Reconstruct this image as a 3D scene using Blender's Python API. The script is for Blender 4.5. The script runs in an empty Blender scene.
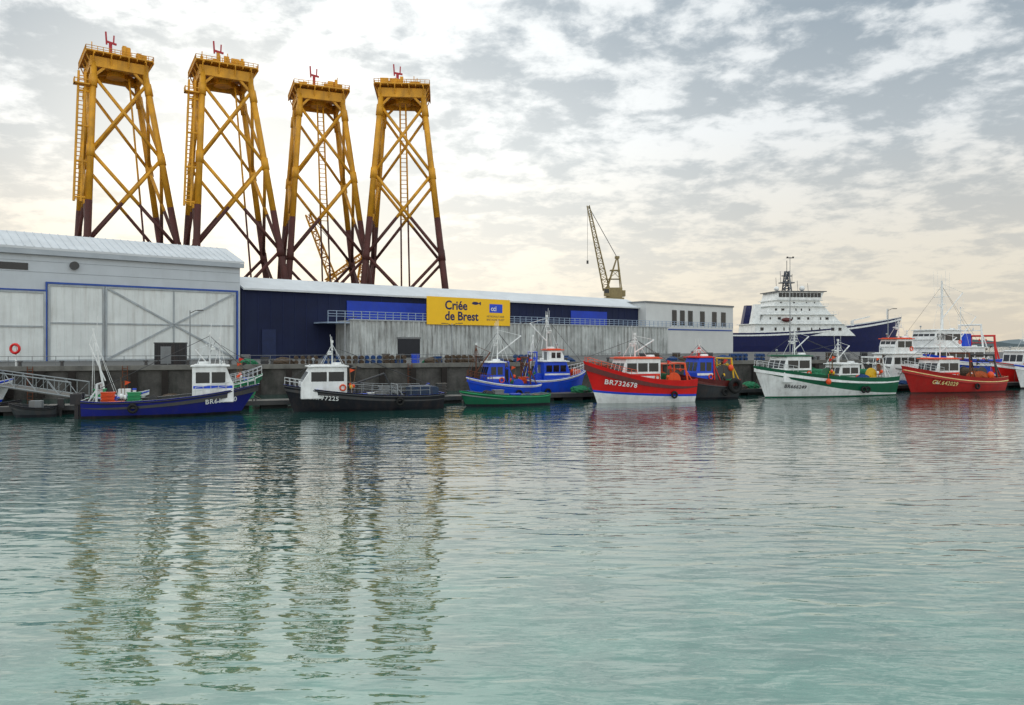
import bpy, math, random
from mathutils import Vector, Matrix
random.seed(7)
S=bpy.context.scene
COL=S.collection
F=768.0; HZ=345.0; CH=5.2
def A(px): return (px-512)/F
def C(r,g,b):
    f=lambda v:(v/255/12.92) if v/255<=.04045 else ((v/255+.055)/1.055)**2.4
    return (f(r),f(g),f(b))
# ---------------------------------------------------------------- materials
def nodes(m):
    m.use_nodes=True; nt=m.node_tree; nt.nodes.clear(); return nt,nt.nodes,nt.links
MC={}
def mat(name,col,rough=.5,metal=0,var=.25,scale=1.5,streak=0.0,scol=(.10,.055,.03),ss=(3,3,.25),bump=0.0,bs=20):
    if name in MC: return MC[name]
    m=bpy.data.materials.new(name); nt,N,L=nodes(m)
    o=N.new('ShaderNodeOutputMaterial'); b=N.new('ShaderNodeBsdfPrincipled'); L.new(b.outputs[0],o.inputs[0])
    tc=N.new('ShaderNodeTexCoord')
    n=N.new('ShaderNodeTexNoise'); n.inputs['Scale'].default_value=scale; n.inputs['Detail'].default_value=7; n.inputs['Roughness'].default_value=.65
    L.new(tc.outputs['Object'],n.inputs['Vector'])
    mr=N.new('ShaderNodeMapRange'); mr.inputs[1].default_value=.3; mr.inputs[2].default_value=.7
    mr.inputs[3].default_value=1-var; mr.inputs[4].default_value=1+var*.6; L.new(n.outputs[0],mr.inputs[0])
    mx=N.new('ShaderNodeVectorMath'); mx.operation='SCALE'; mx.inputs[0].default_value=col; L.new(mr.outputs[0],mx.inputs['Scale'])
    last=mx.outputs[0]
    if streak>0:
        mp=N.new('ShaderNodeMapping'); mp.inputs['Scale'].default_value=ss; L.new(tc.outputs['Object'],mp.inputs[0])
        n2=N.new('ShaderNodeTexNoise'); n2.inputs['Scale'].default_value=1.0; n2.inputs['Detail'].default_value=6; n2.inputs['Roughness'].default_value=.7
        L.new(mp.outputs[0],n2.inputs['Vector'])
        r2=N.new('ShaderNodeMapRange'); r2.inputs[1].default_value=.48; r2.inputs[2].default_value=.72; r2.inputs[4].default_value=streak
        L.new(n2.outputs[0],r2.inputs[0])
        mi=N.new('ShaderNodeMix'); mi.data_type='RGBA'; L.new(r2.outputs[0],mi.inputs[0]); L.new(last,mi.inputs[6]); mi.inputs[7].default_value=(*scol,1)
        last=mi.outputs[2]
    L.new(last,b.inputs['Base Color'])
    b.inputs['Roughness'].default_value=rough; b.inputs['Metallic'].default_value=metal
    if bump:
        nb=N.new('ShaderNodeTexNoise'); nb.inputs['Scale'].default_value=bs; nb.inputs['Detail'].default_value=4; L.new(tc.outputs['Object'],nb.inputs['Vector'])
        bp=N.new('ShaderNodeBump'); bp.inputs['Distance'].default_value=bump; L.new(nb.outputs[0],bp.inputs['Height']); L.new(bp.outputs[0],b.inputs['Normal'])
    MC[name]=m; return m
def paint(r,g,b,st=.35,rough=.4):
    return mat('paint_%d_%d_%d_%d'%(r,g,b,int(st*100)),C(r,g,b),rough,0,.22,.8,st,(.12,.07,.045),(2.2,2.2,.5))
white=paint(238,240,238,.25); cream=paint(240,222,150,.1); navy=paint(14,24,120,.12); black=paint(16,18,28,.2)
red=paint(218,20,16,.15); blue=paint(14,74,210,.2); green=paint(4,96,64,.15); lgreen=paint(26,150,92,.2)
orange=paint(235,80,22,.2); grey=paint(120,124,126,.35); dgrey=paint(52,55,58,.3); yellow_p=paint(225,180,30,.2)
maroon=paint(92,26,24,.3); brick=paint(176,26,20,.2); deckm=mat('deck',C(105,108,106),.75,0,.35,2); wood=mat('wood',C(120,90,60),.7,0,.3,2)
steel=mat('galvanised_steel',C(150,155,158),.45,.5,.25,3); alu=mat('white_metal',C(205,208,208),.4,.1,.2,3)
glass=mat('dark_glass',C(22,30,38),.12,0,.1,1); rubber=mat('rubber',C(18,18,18),.8,0,.2,3)
rope=mat('rope',C(120,115,100),.9,0,.3,6); rust=mat('rust',C(105,60,38),.8,0,.4,3)
letterw=mat('white_lettering',C(240,242,240),.5,0,.03)
jyel=mat('jacket_yellow',C(214,152,28),.6,0,.3,.25,.5,(.17,.09,.02),(.8,.8,.12))
jbrn=mat('jacket_antifouling',C(80,38,32),.7,0,.4,.2,.5,(.03,.015,.01),(.8,.8,.12))
# ---------------------------------------------------------------- builder
class M:
    def __init__(s): s.v=[];s.f=[];s.m=[]
    def add(s,vs,fs,m=0):
        o=len(s.v); s.v+= [tuple(v) for v in vs]
        for f in fs: s.f.append(tuple(i+o for i in f)); s.m.append(m)
    def box(s,x0,x1,y0,y1,z0,z1,m=0):
        s.add([(x0,y0,z0),(x1,y0,z0),(x1,y1,z0),(x0,y1,z0),(x0,y0,z1),(x1,y0,z1),(x1,y1,z1),(x0,y1,z1)],
          [(0,3,2,1),(4,5,6,7),(0,1,5,4),(1,2,6,5),(2,3,7,6),(3,0,4,7)],m); return s
    def beam(s,p,q,w,h,m=0):
        p=Vector(p);q=Vector(q);d=(q-p).normalized(); up=Vector((0,0,1)) if abs(d.z)<.95 else Vector((0,1,0))
        a=d.cross(up).normalized(); b=a.cross(d).normalized(); vs=[]
        for c in (p,q):
            for i,j in((-1,-1),(1,-1),(1,1),(-1,1)): vs.append(c+a*i*w/2+b*j*h/2)
        s.add(vs,[(0,1,2,3),(7,6,5,4),(0,4,5,1),(1,5,6,2),(2,6,7,3),(3,7,4,0)],m); return s
    def tube(s,p,q,r,r2=None,n=8,m=0,cap=True):
        r2=r if r2 is None else r2
        p=Vector(p);q=Vector(q);d=(q-p)
        if d.length<1e-6: return s
        d.normalize(); up=Vector((0,0,1)) if abs(d.z)<.95 else Vector((0,1,0))
        a=d.cross(up).normalized(); b=a.cross(d).normalized(); vs=[]
        for c,rr in((p,r),(q,r2)):
            for i in range(n):
                t=2*math.pi*i/n; vs.append(c+(a*math.cos(t)+b*math.sin(t))*rr)
        fs=[(i,(i+1)%n,n+(i+1)%n,n+i) for i in range(n)]
        if cap: fs+=[tuple(range(n))[::-1],tuple(range(n,2*n))]
        s.add(vs,fs,m); return s
    def path(s,pts,r,n=6,m=0):
        for a,b in zip(pts,pts[1:]): s.tube(a,b,r,n=n,m=m)
        return s
    def prism(s,prof,a0,a1,axis='y',m=0):
        n=len(prof); vs=[]
        for a in (a0,a1):
            for u,z in prof: vs.append((u,a,z) if axis=='y' else (a,u,z))
        s.add(vs,[tuple(range(n)),tuple(range(n,2*n))[::-1]]+[(i,n+i,n+(i+1)%n,(i+1)%n) for i in range(n)],m); return s
    def ball(s,c,r,sc=(1,1,1),nu=12,nv=8,m=0,jit=0):
        vs=[];fs=[]
        for j in range(nv+1):
            ph=math.pi*j/nv
            for i in range(nu):
                th=2*math.pi*i/nu; k=r*(1+random.uniform(-jit,jit))
                vs.append((c[0]+k*sc[0]*math.sin(ph)*math.cos(th),c[1]+k*sc[1]*math.sin(ph)*math.sin(th),c[2]+k*sc[2]*math.cos(ph)))
        for j in range(nv):
            for i in range(nu):
                fs.append((j*nu+i,(j+1)*nu+i,(j+1)*nu+(i+1)%nu,j*nu+(i+1)%nu))
        s.add(vs,fs,m); return s
    def torus(s,c,R,r,axis='y',n=16,k=8,m=0):
        vs=[];fs=[]
        for i in range(n):
            t=2*math.pi*i/n
            for j in range(k):
                p=2*math.pi*j/k; a=(R+r*math.cos(p)); u,v,w=a*math.cos(t),a*math.sin(t),r*math.sin(p)
                vs.append((c[0]+u,c[1]+w,c[2]+v) if axis=='y' else ((c[0]+w,c[1]+u,c[2]+v) if axis=='x' else (c[0]+u,c[1]+v,c[2]+w)))
        for i in range(n):
            for j in range(k): fs.append((i*k+j,((i+1)%n)*k+j,((i+1)%n)*k+(j+1)%k,i*k+(j+1)%k))
        s.add(vs,fs,m); return s
    def lattice(s,p,q,w0,w1,n,r,rb=None,m=0):
        p=Vector(p);q=Vector(q);d=(q-p).normalized(); up=Vector((0,0,1)) if abs(d.z)<.95 else Vector((0,1,0))
        a=d.cross(up).normalized(); b=a.cross(d).normalized(); rb=rb or r*.6; L=[]
        for i in range(n+1):
            t=i/n;c=p.lerp(q,t);w=(w0+(w1-w0)*t)/2
            L.append([c+a*w*x+b*w*y for x,y in((-1,-1),(1,-1),(1,1),(-1,1))])
        for k in range(4): s.tube(L[0][k],L[-1][k],r,n=5,m=m)
        for i in range(n):
            for k in range(4):
                u=L[i][k] if i%2 else L[i][(k+1)%4]; v=L[i+1][(k+1)%4] if i%2 else L[i+1][k]
                s.tube(u,v,rb,n=4,m=m); s.tube(L[i][k],L[i][(k+1)%4],rb,n=4,m=m)
        return s
    def obj(s,name,parent=None,mats=None,smooth=False,loc=None,rz=0,bev=0):
        me=bpy.data.meshes.new(name); me.from_pydata(s.v,[],s.f)
        for mm in (mats if isinstance(mats,(list,tuple)) else [mats]): me.materials.append(mm)
        me.polygons.foreach_set('material_index',s.m)
        if smooth: me.polygons.foreach_set('use_smooth',[True]*len(s.f))
        me.update(); o=bpy.data.objects.new(name,me); COL.objects.link(o)
        if parent: o.parent=parent
        if loc: o.location=loc
        if rz: o.rotation_euler=(0,0,rz)
        if bev:
            b=o.modifiers.new('bevel','BEVEL'); b.width=bev; b.segments=2; b.limit_method='ANGLE'
        return o
def tag(o,label,cat,group=None):
    o['label']=label;o['category']=cat
    if group:o['group']=group
    return o
def thing(name,label,cat,loc,rz=0,group=None):
    e=bpy.data.objects.new(name,None); e.empty_display_size=.5; e.location=loc; e.rotation_euler=(0,0,rz); COL.objects.link(e)
    return tag(e,label,cat,group)
def textgeo(txt,size,bold=0.0,align='CENTER',sp=1.0):
    cu=bpy.data.curves.new('t','FONT'); cu.body=txt; cu.size=size; cu.offset=bold; cu.align_x=align; cu.resolution_u=3; cu.space_character=sp
    o=bpy.data.objects.new('t',cu); COL.objects.link(o)
    bpy.context.view_layer.update(); dg=bpy.context.evaluated_depsgraph_get()
    me=bpy.data.meshes.new_from_object(o.evaluated_get(dg))
    vs=[tuple(v.co) for v in me.vertices]; fs=[tuple(p.vertices) for p in me.polygons]
    bpy.data.objects.remove(o); bpy.data.curves.remove(cu); bpy.data.meshes.remove(me)
    return vs,fs
# ---------------------------------------------------------------- camera
cam=bpy.data.cameras.new('camera'); co=bpy.data.objects.new('camera',cam); COL.objects.link(co)
co.location=(0,0,CH); co.rotation_euler=(math.radians(90),0,0); cam.lens=27; cam.sensor_width=36
cam.shift_y=-(352.5-HZ)/1024; cam.clip_end=12000; cam.clip_start=.1; S.camera=co
# ---------------------------------------------------------------- world
sun_az=math.radians(-21); sun_el=math.radians(15)
sd=Vector((math.sin(sun_az)*math.cos(sun_el),math.cos(sun_az)*math.cos(sun_el),math.sin(sun_el)))
W=bpy.data.worlds.new('World'); S.world=W; W.use_nodes=True; nt=W.node_tree; N=nt.nodes; L=nt.links; N.clear()
out=N.new('ShaderNodeOutputWorld'); bg=N.new('ShaderNodeBackground'); bg.inputs[1].default_value=.1; L.new(bg.outputs[0],out.inputs[0])
sky=N.new('ShaderNodeTexSky'); sky.sky_type='NISHITA'; sky.sun_disc=False; sky.sun_elevation=sun_el; sky.sun_rotation=sun_az
tc=N.new('ShaderNodeTexCoord'); sp=N.new('ShaderNodeSeparateXYZ'); L.new(tc.outputs['Generated'],sp.inputs[0])
def MA(op,a,b=None,c=None,clamp=False):
    n=N.new('ShaderNodeMath'); n.operation=op; n.use_clamp=clamp
    for i,v in enumerate((a,b,c)):
        if v is None: continue
        if isinstance(v,(int,float)): n.inputs[i].default_value=v
        else: L.new(v,n.inputs[i])
    return n.outputs[0]
zz=MA('MAXIMUM',sp.outputs[2],0.0); zd=MA('ADD',zz,.20)
u=MA('DIVIDE',sp.outputs[0],zd); v=MA('DIVIDE',sp.outputs[1],zd)
cb=N.new('ShaderNodeCombineXYZ'); L.new(u,cb.inputs[0]); L.new(v,cb.inputs[1]); cb.inputs[2].default_value=2.3
def noise(scale,det,rough,dist,off=0):
    n=N.new('ShaderNodeTexNoise'); n.inputs['Scale'].default_value=scale; n.inputs['Detail'].default_value=det
    n.inputs['Roughness'].default_value=rough; n.inputs['Distortion'].default_value=dist
    if off:
        a=N.new('ShaderNodeVectorMath'); a.inputs[1].default_value=(off,off*.7,off); L.new(cb.outputs[0],a.inputs[0]); L.new(a.outputs[0],n.inputs[0])
    else: L.new(cb.outputs[0],n.inputs[0])
    return n.outputs[0]
n1=noise(1.6,3,.5,.2); n2=noise(5.4,9,.6,.15,5); n3=noise(15,6,.6,.2,9)
comb=MA('ADD',MA('ADD',MA('MULTIPLY',n1,.28),MA('MULTIPLY',n2,.54)),MA('MULTIPLY',n3,.18))
mk=N.new('ShaderNodeMapRange'); mk.interpolation_type='SMOOTHSTEP'; mk.inputs[1].default_value=.435; mk.inputs[2].default_value=.555; L.new(comb,mk.inputs[0])
def ramp(inp,stops):
    r=N.new('ShaderNodeValToRGB'); e=r.color_ramp.elements
    while len(e)<len(stops): e.new(.5)
    for x,(p,c) in zip(e,stops): x.position=p; x.color=(*c,1)
    L.new(inp,r.inputs[0]); return r.outputs[0]
light=ramp(zz,[(0,(.80,.71,.56)),(.12,(.84,.79,.69)),(.26,(.86,.89,.90)),(.6,(.88,.94,.97))])
dark=ramp(zz,[(0,(.71,.64,.53)),(.12,(.63,.62,.58)),(.24,(.49,.54,.57)),(.38,(.34,.41,.47)),(.55,(.50,.57,.62)),(.8,(.6,.66,.70))])
mx=N.new('ShaderNodeMix'); mx.data_type='RGBA'; L.new(mk.outputs[0],mx.inputs[0]); L.new(light,mx.inputs[6]); L.new(dark,mx.inputs[7])
def glow(vec,p,amp):
    d=N.new('ShaderNodeVectorMath'); d.operation='DOT_PRODUCT'; L.new(tc.outputs['Generated'],d.inputs[0]); d.inputs[1].default_value=vec
    return MA('MULTIPLY',MA('POWER',MA('MAXIMUM',d.outputs['Value'],0.0),p),amp)
gg=MA('ADD',glow(sd,50,.28),glow(sd,5,.04))
d2=Vector((A(480),1,.20)).normalized(); gg=MA('ADD',gg,glow(d2,26,.22))
gv=N.new('ShaderNodeVectorMath'); gv.operation='SCALE'; gv.inputs[0].default_value=(1,.96,.86); L.new(gg,gv.inputs['Scale'])
av=N.new('ShaderNodeVectorMath'); av.operation='ADD'; L.new(mx.outputs[2],av.inputs[0]); L.new(gv.outputs[0],av.inputs[1])
bk=N.new('ShaderNodeMapRange'); bk.inputs[1].default_value=.35; bk.inputs[2].default_value=-.5; bk.inputs[3].default_value=10.0; bk.inputs[4].default_value=17; L.new(sp.outputs[1],bk.inputs[0])  # added fill: sky brightened behind the camera to light boat and building fronts
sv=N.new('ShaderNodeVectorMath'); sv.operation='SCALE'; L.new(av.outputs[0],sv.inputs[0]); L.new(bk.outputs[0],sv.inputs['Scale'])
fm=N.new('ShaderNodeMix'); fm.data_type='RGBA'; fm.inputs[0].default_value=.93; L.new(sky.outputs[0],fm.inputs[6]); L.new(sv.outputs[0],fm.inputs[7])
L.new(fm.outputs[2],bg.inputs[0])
sl=bpy.data.lights.new('sun','SUN'); sl.energy=.75; sl.angle=math.radians(140); sl.color=(1,.96,.88)
so=bpy.data.objects.new('sun',sl); COL.objects.link(so); so.rotation_euler=(-sd).to_track_quat('-Z','Y').to_euler(); so.location=(0,0,200)
S.view_settings.view_transform='Standard'; S.view_settings.look='None'; S.view_settings.exposure=0
# ---------------------------------------------------------------- water
wm=bpy.data.materials.new('harbour_water'); nt,N,L=nodes(wm)
o=N.new('ShaderNodeOutputMaterial'); b=N.new('ShaderNodeBsdfPrincipled'); L.new(b.outputs[0],o.inputs[0])
tcw=N.new('ShaderNodeTexCoord')
def wn(scale,det,sc,rough=.5,dist=0,rot=8):
    mp=N.new('ShaderNodeMapping'); mp.inputs['Scale'].default_value=sc; mp.inputs['Rotation'].default_value=(0,0,math.radians(rot)); L.new(tcw.outputs['Object'],mp.inputs[0])
    n=N.new('ShaderNodeTexNoise'); n.inputs['Scale'].default_value=scale; n.inputs['Detail'].default_value=det; n.inputs['Roughness'].default_value=rough; n.inputs['Distortion'].default_value=dist
    L.new(mp.outputs[0],n.inputs['Vector']); return n.outputs[0]
hA=wn(1.5,1.5,(.5,1.5,1),.4,.4); hB=wn(.3,1,(.6,1.3,1),.5,.3,-6); hC=wn(5.5,1.5,(.5,1.4,1),.5,.3,14); pt=wn(.06,3,(.5,1.3,1),.6)
pr=N.new('ShaderNodeMapRange'); pr.inputs[1].default_value=.35; pr.inputs[2].default_value=.65; pr.inputs[3].default_value=.5; pr.inputs[4].default_value=1.3; L.new(pt,pr.inputs[0])
s1=MA('MULTIPLY',MA('ADD',MA('MULTIPLY',hA,.050),MA('MULTIPLY',hC,.006)),pr.outputs[0]); hs=MA('ADD',s1,MA('MULTIPLY',hB,.05))
bp=N.new('ShaderNodeBump'); bp.inputs['Distance'].default_value=1.0; bp.inputs['Strength'].default_value=1; L.new(hs,bp.inputs['Height']); L.new(bp.outputs[0],b.inputs['Normal'])
spw=N.new('ShaderNodeSeparateXYZ'); L.new(tcw.outputs['Object'],spw.inputs[0])
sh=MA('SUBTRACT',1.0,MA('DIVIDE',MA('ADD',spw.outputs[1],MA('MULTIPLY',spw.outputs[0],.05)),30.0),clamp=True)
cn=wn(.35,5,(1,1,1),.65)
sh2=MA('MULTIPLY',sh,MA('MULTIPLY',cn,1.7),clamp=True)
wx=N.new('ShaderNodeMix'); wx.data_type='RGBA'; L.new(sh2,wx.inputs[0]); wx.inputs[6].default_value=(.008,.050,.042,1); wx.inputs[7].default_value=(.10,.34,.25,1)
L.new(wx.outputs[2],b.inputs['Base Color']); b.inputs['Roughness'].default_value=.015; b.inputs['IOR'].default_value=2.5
m=M(); m.add([(-6000,-60,0),(6000,-60,0),(6000,9000,0),(-6000,9000,0)],[(0,1,2,3)]); w=m.obj('harbour_water',None,wm); w['kind']='structure'
# ---------------------------------------------------------------- quay land
QZ=3.05
def yq(X): return 90+.36*X
asph=mat('quay_asphalt',C(92,92,90),.85,0,.3,.4,bump=.01); qwall=mat('quay_stone',C(84,81,77),.9,0,.5,.6,.8,(.02,.025,.018),(.9,.9,.3),bump=.05,bs=3)
poly=[(-700,yq(-260)),(-260,yq(-260)),(170,yq(170)),(176,236),(40,240),(40,900),(-700,900)]
m=M(); n=len(poly); m.add([(x,y,QZ) for x,y in poly],[tuple(range(n))],0)
for i in range(n):
    a,c=poly[i],poly[(i+1)%n]; m.add([(a[0],a[1],-3),(c[0],c[1],-3),(c[0],c[1],QZ),(a[0],a[1],QZ)],[(0,1,2,3)],1)
q=m.obj('quay_ground',None,[asph,qwall]); q['kind']='structure'
qa=math.atan(.36); ql=Vector((math.cos(qa),math.sin(qa),0))
m=M(); m.box(-120,170,-.25,.5,QZ-.35,QZ+.12); k=m.obj('quay_kerb',None,mat('coping',C(112,110,104),.85,0,.4,1),loc=(0,yq(0),0),rz=qa); k['kind']='structure'
hill=mat('far_hill',C(105,118,122),.95,0,.15,.01)
m=M(); pts=[]; 
for i in range(61):
    x=300+i*45; pts.append((x,22+9*math.sin(i*.35)+6*math.sin(i*.9+1)))
m.prism([(300,-1)]+pts+[(3000,-1)],2600,2900,'y'); hh=m.obj('far_shore_hill',None,hill); hh['kind']='structure'
# ---------------------------------------------------------------- buildings
ua=math.atan2(768,888); uc,us=math.cos(ua),math.sin(ua)
OX,OY=-41.4,116.9
def sp_(px,off=0):
    a=A(px); ox=OX-us*off; oy=OY+uc*off
    return (a*oy-ox)/(uc-a*us)
clad=mat('hangar_cladding',C(190,197,202),.55,.0,.08,.3,.15,(.3,.3,.3),(.5,.5,.1))
doorm=mat('hangar_door_panel',C(220,225,223),.55,.0,.12,.3,.4,(.32,.29,.25),(1.5,1.5,.12))
roofm=mat('pale_roof_sheet',C(205,210,213),.5,.1,.12,.3)
bluef=mat('blue_trim',C(38,78,160),.5,0,.2,1); navyc=mat('navy_cladding',C(12,24,60),.85,0,.25,.25,.3,(.01,.02,.05),(1,1,.1))
bpan=mat('blue_panel',C(16,58,176),.6,0,.2,.5,.3,(.02,.05,.2),(1,1,.2))
concw=mat('weathered_wall',C(190,194,192),.8,0,.35,.35,.95,(.13,.12,.105),(2.2,2.2,.2),bump=.02,bs=5)
H=thing('harbour_hangar','pale grey metal hangar with large white sliding doors beside the quay','building',(OX,OY,QZ),ua)
E=14.75; R=17.25
m=M(); m.prism([(0,0),(38,0),(38,E),(7,R),(0,E)],-60,0,'x'); m.obj('wall',H,clad)
for zz_ in (11.6,13.0):
    m=M(); m.box(-60,-.1,-.03,0,zz_,zz_+.05); m.obj('panel_joint',H,mat('panel_joint',C(150,158,164),.6))
m=M(); m.prism([(-.5,E-.25),(-.5,E+.05),(7,R+.3),(38.5,E+.25),(38.5,E-.05),(7,R+.02)],-60.5,.5,'x',0)
for i in range(60):
    x=-60+i*1.0; m.beam((x,-.5,E+.1),(x,7,R+.34),.08,.08,0)
m.obj('roof',H,roofm)
m=M(); m.box(-60,.45,-.5,-.12,E-.9,E-.27); m.obj('fascia',H,mat('fascia',C(168,176,182),.5,0,.12,.5))
DH=10.1
m=M(); m.box(sp_(47),sp_(237),-.22,-.1,DH+.05,DH+.3); m.box(-60,sp_(46),-.22,-.1,9.15,9.35); m.box(sp_(46)-.08,sp_(46)+.12,-.24,-.1,0,DH+.3); m.box(sp_(236),sp_(238)-.05,-.24,-.1,0,DH+.3); m.obj('door_frame',H,bluef)
m=M(); m.box(sp_(-10),sp_(28),-.06,.02,11.8,12.7); m.obj('window',H,glass)
m=M(); c=sp_(74); m.tube((c,-.45,12.7),(c,0,12.7),.55,n=16); m.obj('vent',H,dgrey)
def door(x0,x1,h,pattern):
    m=M(); m.box(x0,x1,-.12,-.01,0,h); 
    k=int((x1-x0)/.9)
    for i in range(k+1):
        x=x0+(x1-x0)*i/k; m.box(x-.025,x+.025,-.15,-.12,.1,h-.1)
    D=m.obj('door',H,doorm)
    m=M(); y=-.2
    for x in (x0+.12,x1-.12): m.box(x-.12,x+.12,y-.05,y+.04,.02,h)
    for z in (.12,h*.5,h-.12): m.box(x0+.24,x1-.24,y-.04,y+.05,z-.1,z+.1)
    if pattern:
        c=(x0+x1)/2; m.box(c-.1,c+.1,y-.045,y+.04,.25,h-.25)
        for a,bq in (((x0+.3,h-.25),(x1-.3,.25)),((x0+.3,.25),(x1-.3,h-.25))): m.beam((a[0],y-.06,a[1]),(bq[0],y-.06,bq[1]),.06,.24)
    m.obj('door_bracing',D,mat('door_brace',C(164,172,176),.5,.1,.2,.5,.4,(.2,.15,.1)))
door(sp_(-60),sp_(-8),9.1,1); door(sp_(-7),sp_(45.5),9.1,0); door(sp_(48),sp_(104),DH,0); door(sp_(105),sp_(235),DH,1)
LEN=sp_(645); E2=10.85;R2=12.85
D=thing('fish_auction_hall','long navy fish auction hall with pale sheet roof','building',(OX,OY,QZ),ua)
m=M(); m.prism([(.3,0),(30,0),(30,E2),(6,R2),(.3,E2)],.35,LEN,'x'); m.obj('wall',D,navyc)
m=M()
for i in range(int(LEN/2)):
    x=1+i*2; m.box(x-.04,x+.04,.24,.3,0,E2-.3)
m.obj('cladding_joint',D,mat('joint',C(22,36,76),.8))
m=M(); m.prism([(-.3,E2-.25),(-.3,E2+.05),(6,R2+.25),(30.5,E2+.25),(30.5,E2),(6,R2+.02)],.4,LEN+.4,'x')
m.obj('roof',D,roofm)
def panel(n,p0,p1,z0,z1,y0,y1,mt,par):
    m=M(); m.box(sp_(p0,y0),sp_(p1,y0),y0,y1,z0,z1); return m.obj(n,par,mt)
panel('facade_panel',347,426,6.1,9.6,.1,.24,bpan,D); panel('facade_panel',571,607,6.3,9.5,.1,.24,bpan,D)
panel('door',262,276,0,4.6,.12,.22,mat('shutter',C(20,36,76),.7),D)
TY=-4.7; t0=sp_(350,TY); t1=sp_(668,TY); TH=6.15
T=thing('terrace_block','weathered corrugated grey terrace block fronting the auction hall','building',(OX,OY,QZ),ua)
m=M(); vs=[];fs=[];x=t0;i=0
while x<t1:
    yy=TY-(.2 if (i//2)%2 else 0); vs+=[(x,yy,0),(x,yy,TH)]; x+= .42 if i%2==0 else .1; i+=1
for j in range(len(vs)//2-1): fs.append((2*j,2*j+2,2*j+3,2*j+1))
m.add(vs,fs); m.box(t0,t1,TY+.02,.05,0,TH-.01); m.obj('wall',T,concw)
m=M(); m.box(t0-.1,t1+.1,TY-.3,TY+.4,TH,TH+.22); m.obj('parapet',T,mat('parapet',C(170,176,180),.7,0,.2,1))
m=M(); xx=sp_(328,TY)
while xx<sp_(733,TY): m.box(xx-.05,xx+.05,TY-.05,TY+.05,TH-.6 if xx<t0 else TH+.22,TH+1.45); xx+=1.5
for z in (TH+.6,TH+1.0,TH+1.45): m.tube((sp_(328,TY),TY,z),(sp_(733,TY),TY,z),.05,n=5)
m.box(sp_(328,TY),t0-.1,TY-.1,.2,TH-.5,TH-.3); m.obj('railing',T,mat('railing_blue_grey',C(150,168,190),.5))
m=M(); m.box(sp_(397,TY),sp_(419,TY),TY-.32,TY-.21,0,3.2); m.obj('door',T,mat('dark_door',C(20,24,34),.5))
m=M(); m.box(sp_(396,TY),sp_(420,TY),TY-.32,TY-.21,3.21,3.5); m.obj('door_lintel',T,grey)
a0=sp_(646,-2); a1=sp_(733,-2)
X_=thing('office_annex','flat roofed pale office annex with tall narrow windows','building',(OX,OY,QZ),ua)
m=M(); m.box(a0,a1,-2,16,0,11.9); m.obj('wall',X_,mat('annex_wall',C(208,210,208),.6,0,.06,.4))
m=M(); m.box(a0-.2,a1+.2,-2.2,16.2,11.9,12.3); m.obj('roof',X_,mat('annex_roof',C(120,124,126),.6))
for p in (672,680,688,700,712,721):
    m=M(); m.box(sp_(p,-2),sp_(p+4.5,-2),-2.08,-1.98,6.9,10.5); m.obj('window',X_,glass)
m=M(); m.box(a0+.5,a1-.5,-2.07,-2,5.7,6.0); m.obj('trim_band',X_,bluef)
SG=thing('auction_sign','yellow signboard with blue lettering fixed to terrace railing','sign',(OX,OY,QZ),ua)
SY=TY-.45; s0=sp_(427,SY); s1=sp_(510,SY); z0=5.75; z1=10.65
m=M(); m.box(s0,s1,SY,SY+.12,z0,z1); m.obj('board',SG,mat('sign_yellow',C(255,200,20),.5,0,.05,.5))
navt=mat('sign_navy_ink',C(16,30,84),.5,0,.05)
def sign_text(t,sx,z,size,name='lettering',bold=.03,mt=None,al='LEFT',y=None):
    vs,fs=textgeo(t,size,bold,al); m=M(); m.add([(sx+a,(y if y is not None else SY)-.012,z+b2) for a,b2,_ in vs],fs); return m.obj(name,SG,mt or navt)
sw=s1-s0
sign_text('Criée',s0+sw*.20,z0+2.75,2.2,bold=.06); sign_text('de Brest',s0+sw*.20,z0+.85,2.2,bold=.06)
m=M(); m.box(s0+sw*.735,s0+sw*.90,SY-.02,SY-.004,z0+2.4,z0+4.0); m.obj('logo_square',SG,blue)
sign_text('cci',s0+sw*.752,z0+2.75,1.25,'logo_lettering',.03,white,'LEFT',SY-.022)
sign_text('MÉTROPOLITAINE',s0+sw*.70,z0+1.5,.52,'small_lettering',.0); sign_text('BRETAGNE OUEST',s0+sw*.70,z0+.9,.52,'small_lettering',.0)
m=M(); fx=s0+sw*.56; fz=z0+4.0
ell=[(fx+.8*math.cos(t*math.pi/8),fz+.28*math.sin(t*math.pi/8)) for t in range(16)]
m.add([(a,SY-.012,b2) for a,b2 in ell],[tuple(range(16))]); m.add([(fx+.7,SY-.014,fz),(fx+1.3,SY-.014,fz+.35),(fx+1.3,SY-.014,fz-.35)],[(0,1,2)]); m.obj('fish_emblem',SG,navt)
for xx in (s0+.5,(s0+s1)/2,s1-.5):
    m=M(); m.box(xx-.08,xx+.08,SY+.13,SY+.24,5.6,z1-.2); m.obj('support_post',SG,steel)
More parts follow.
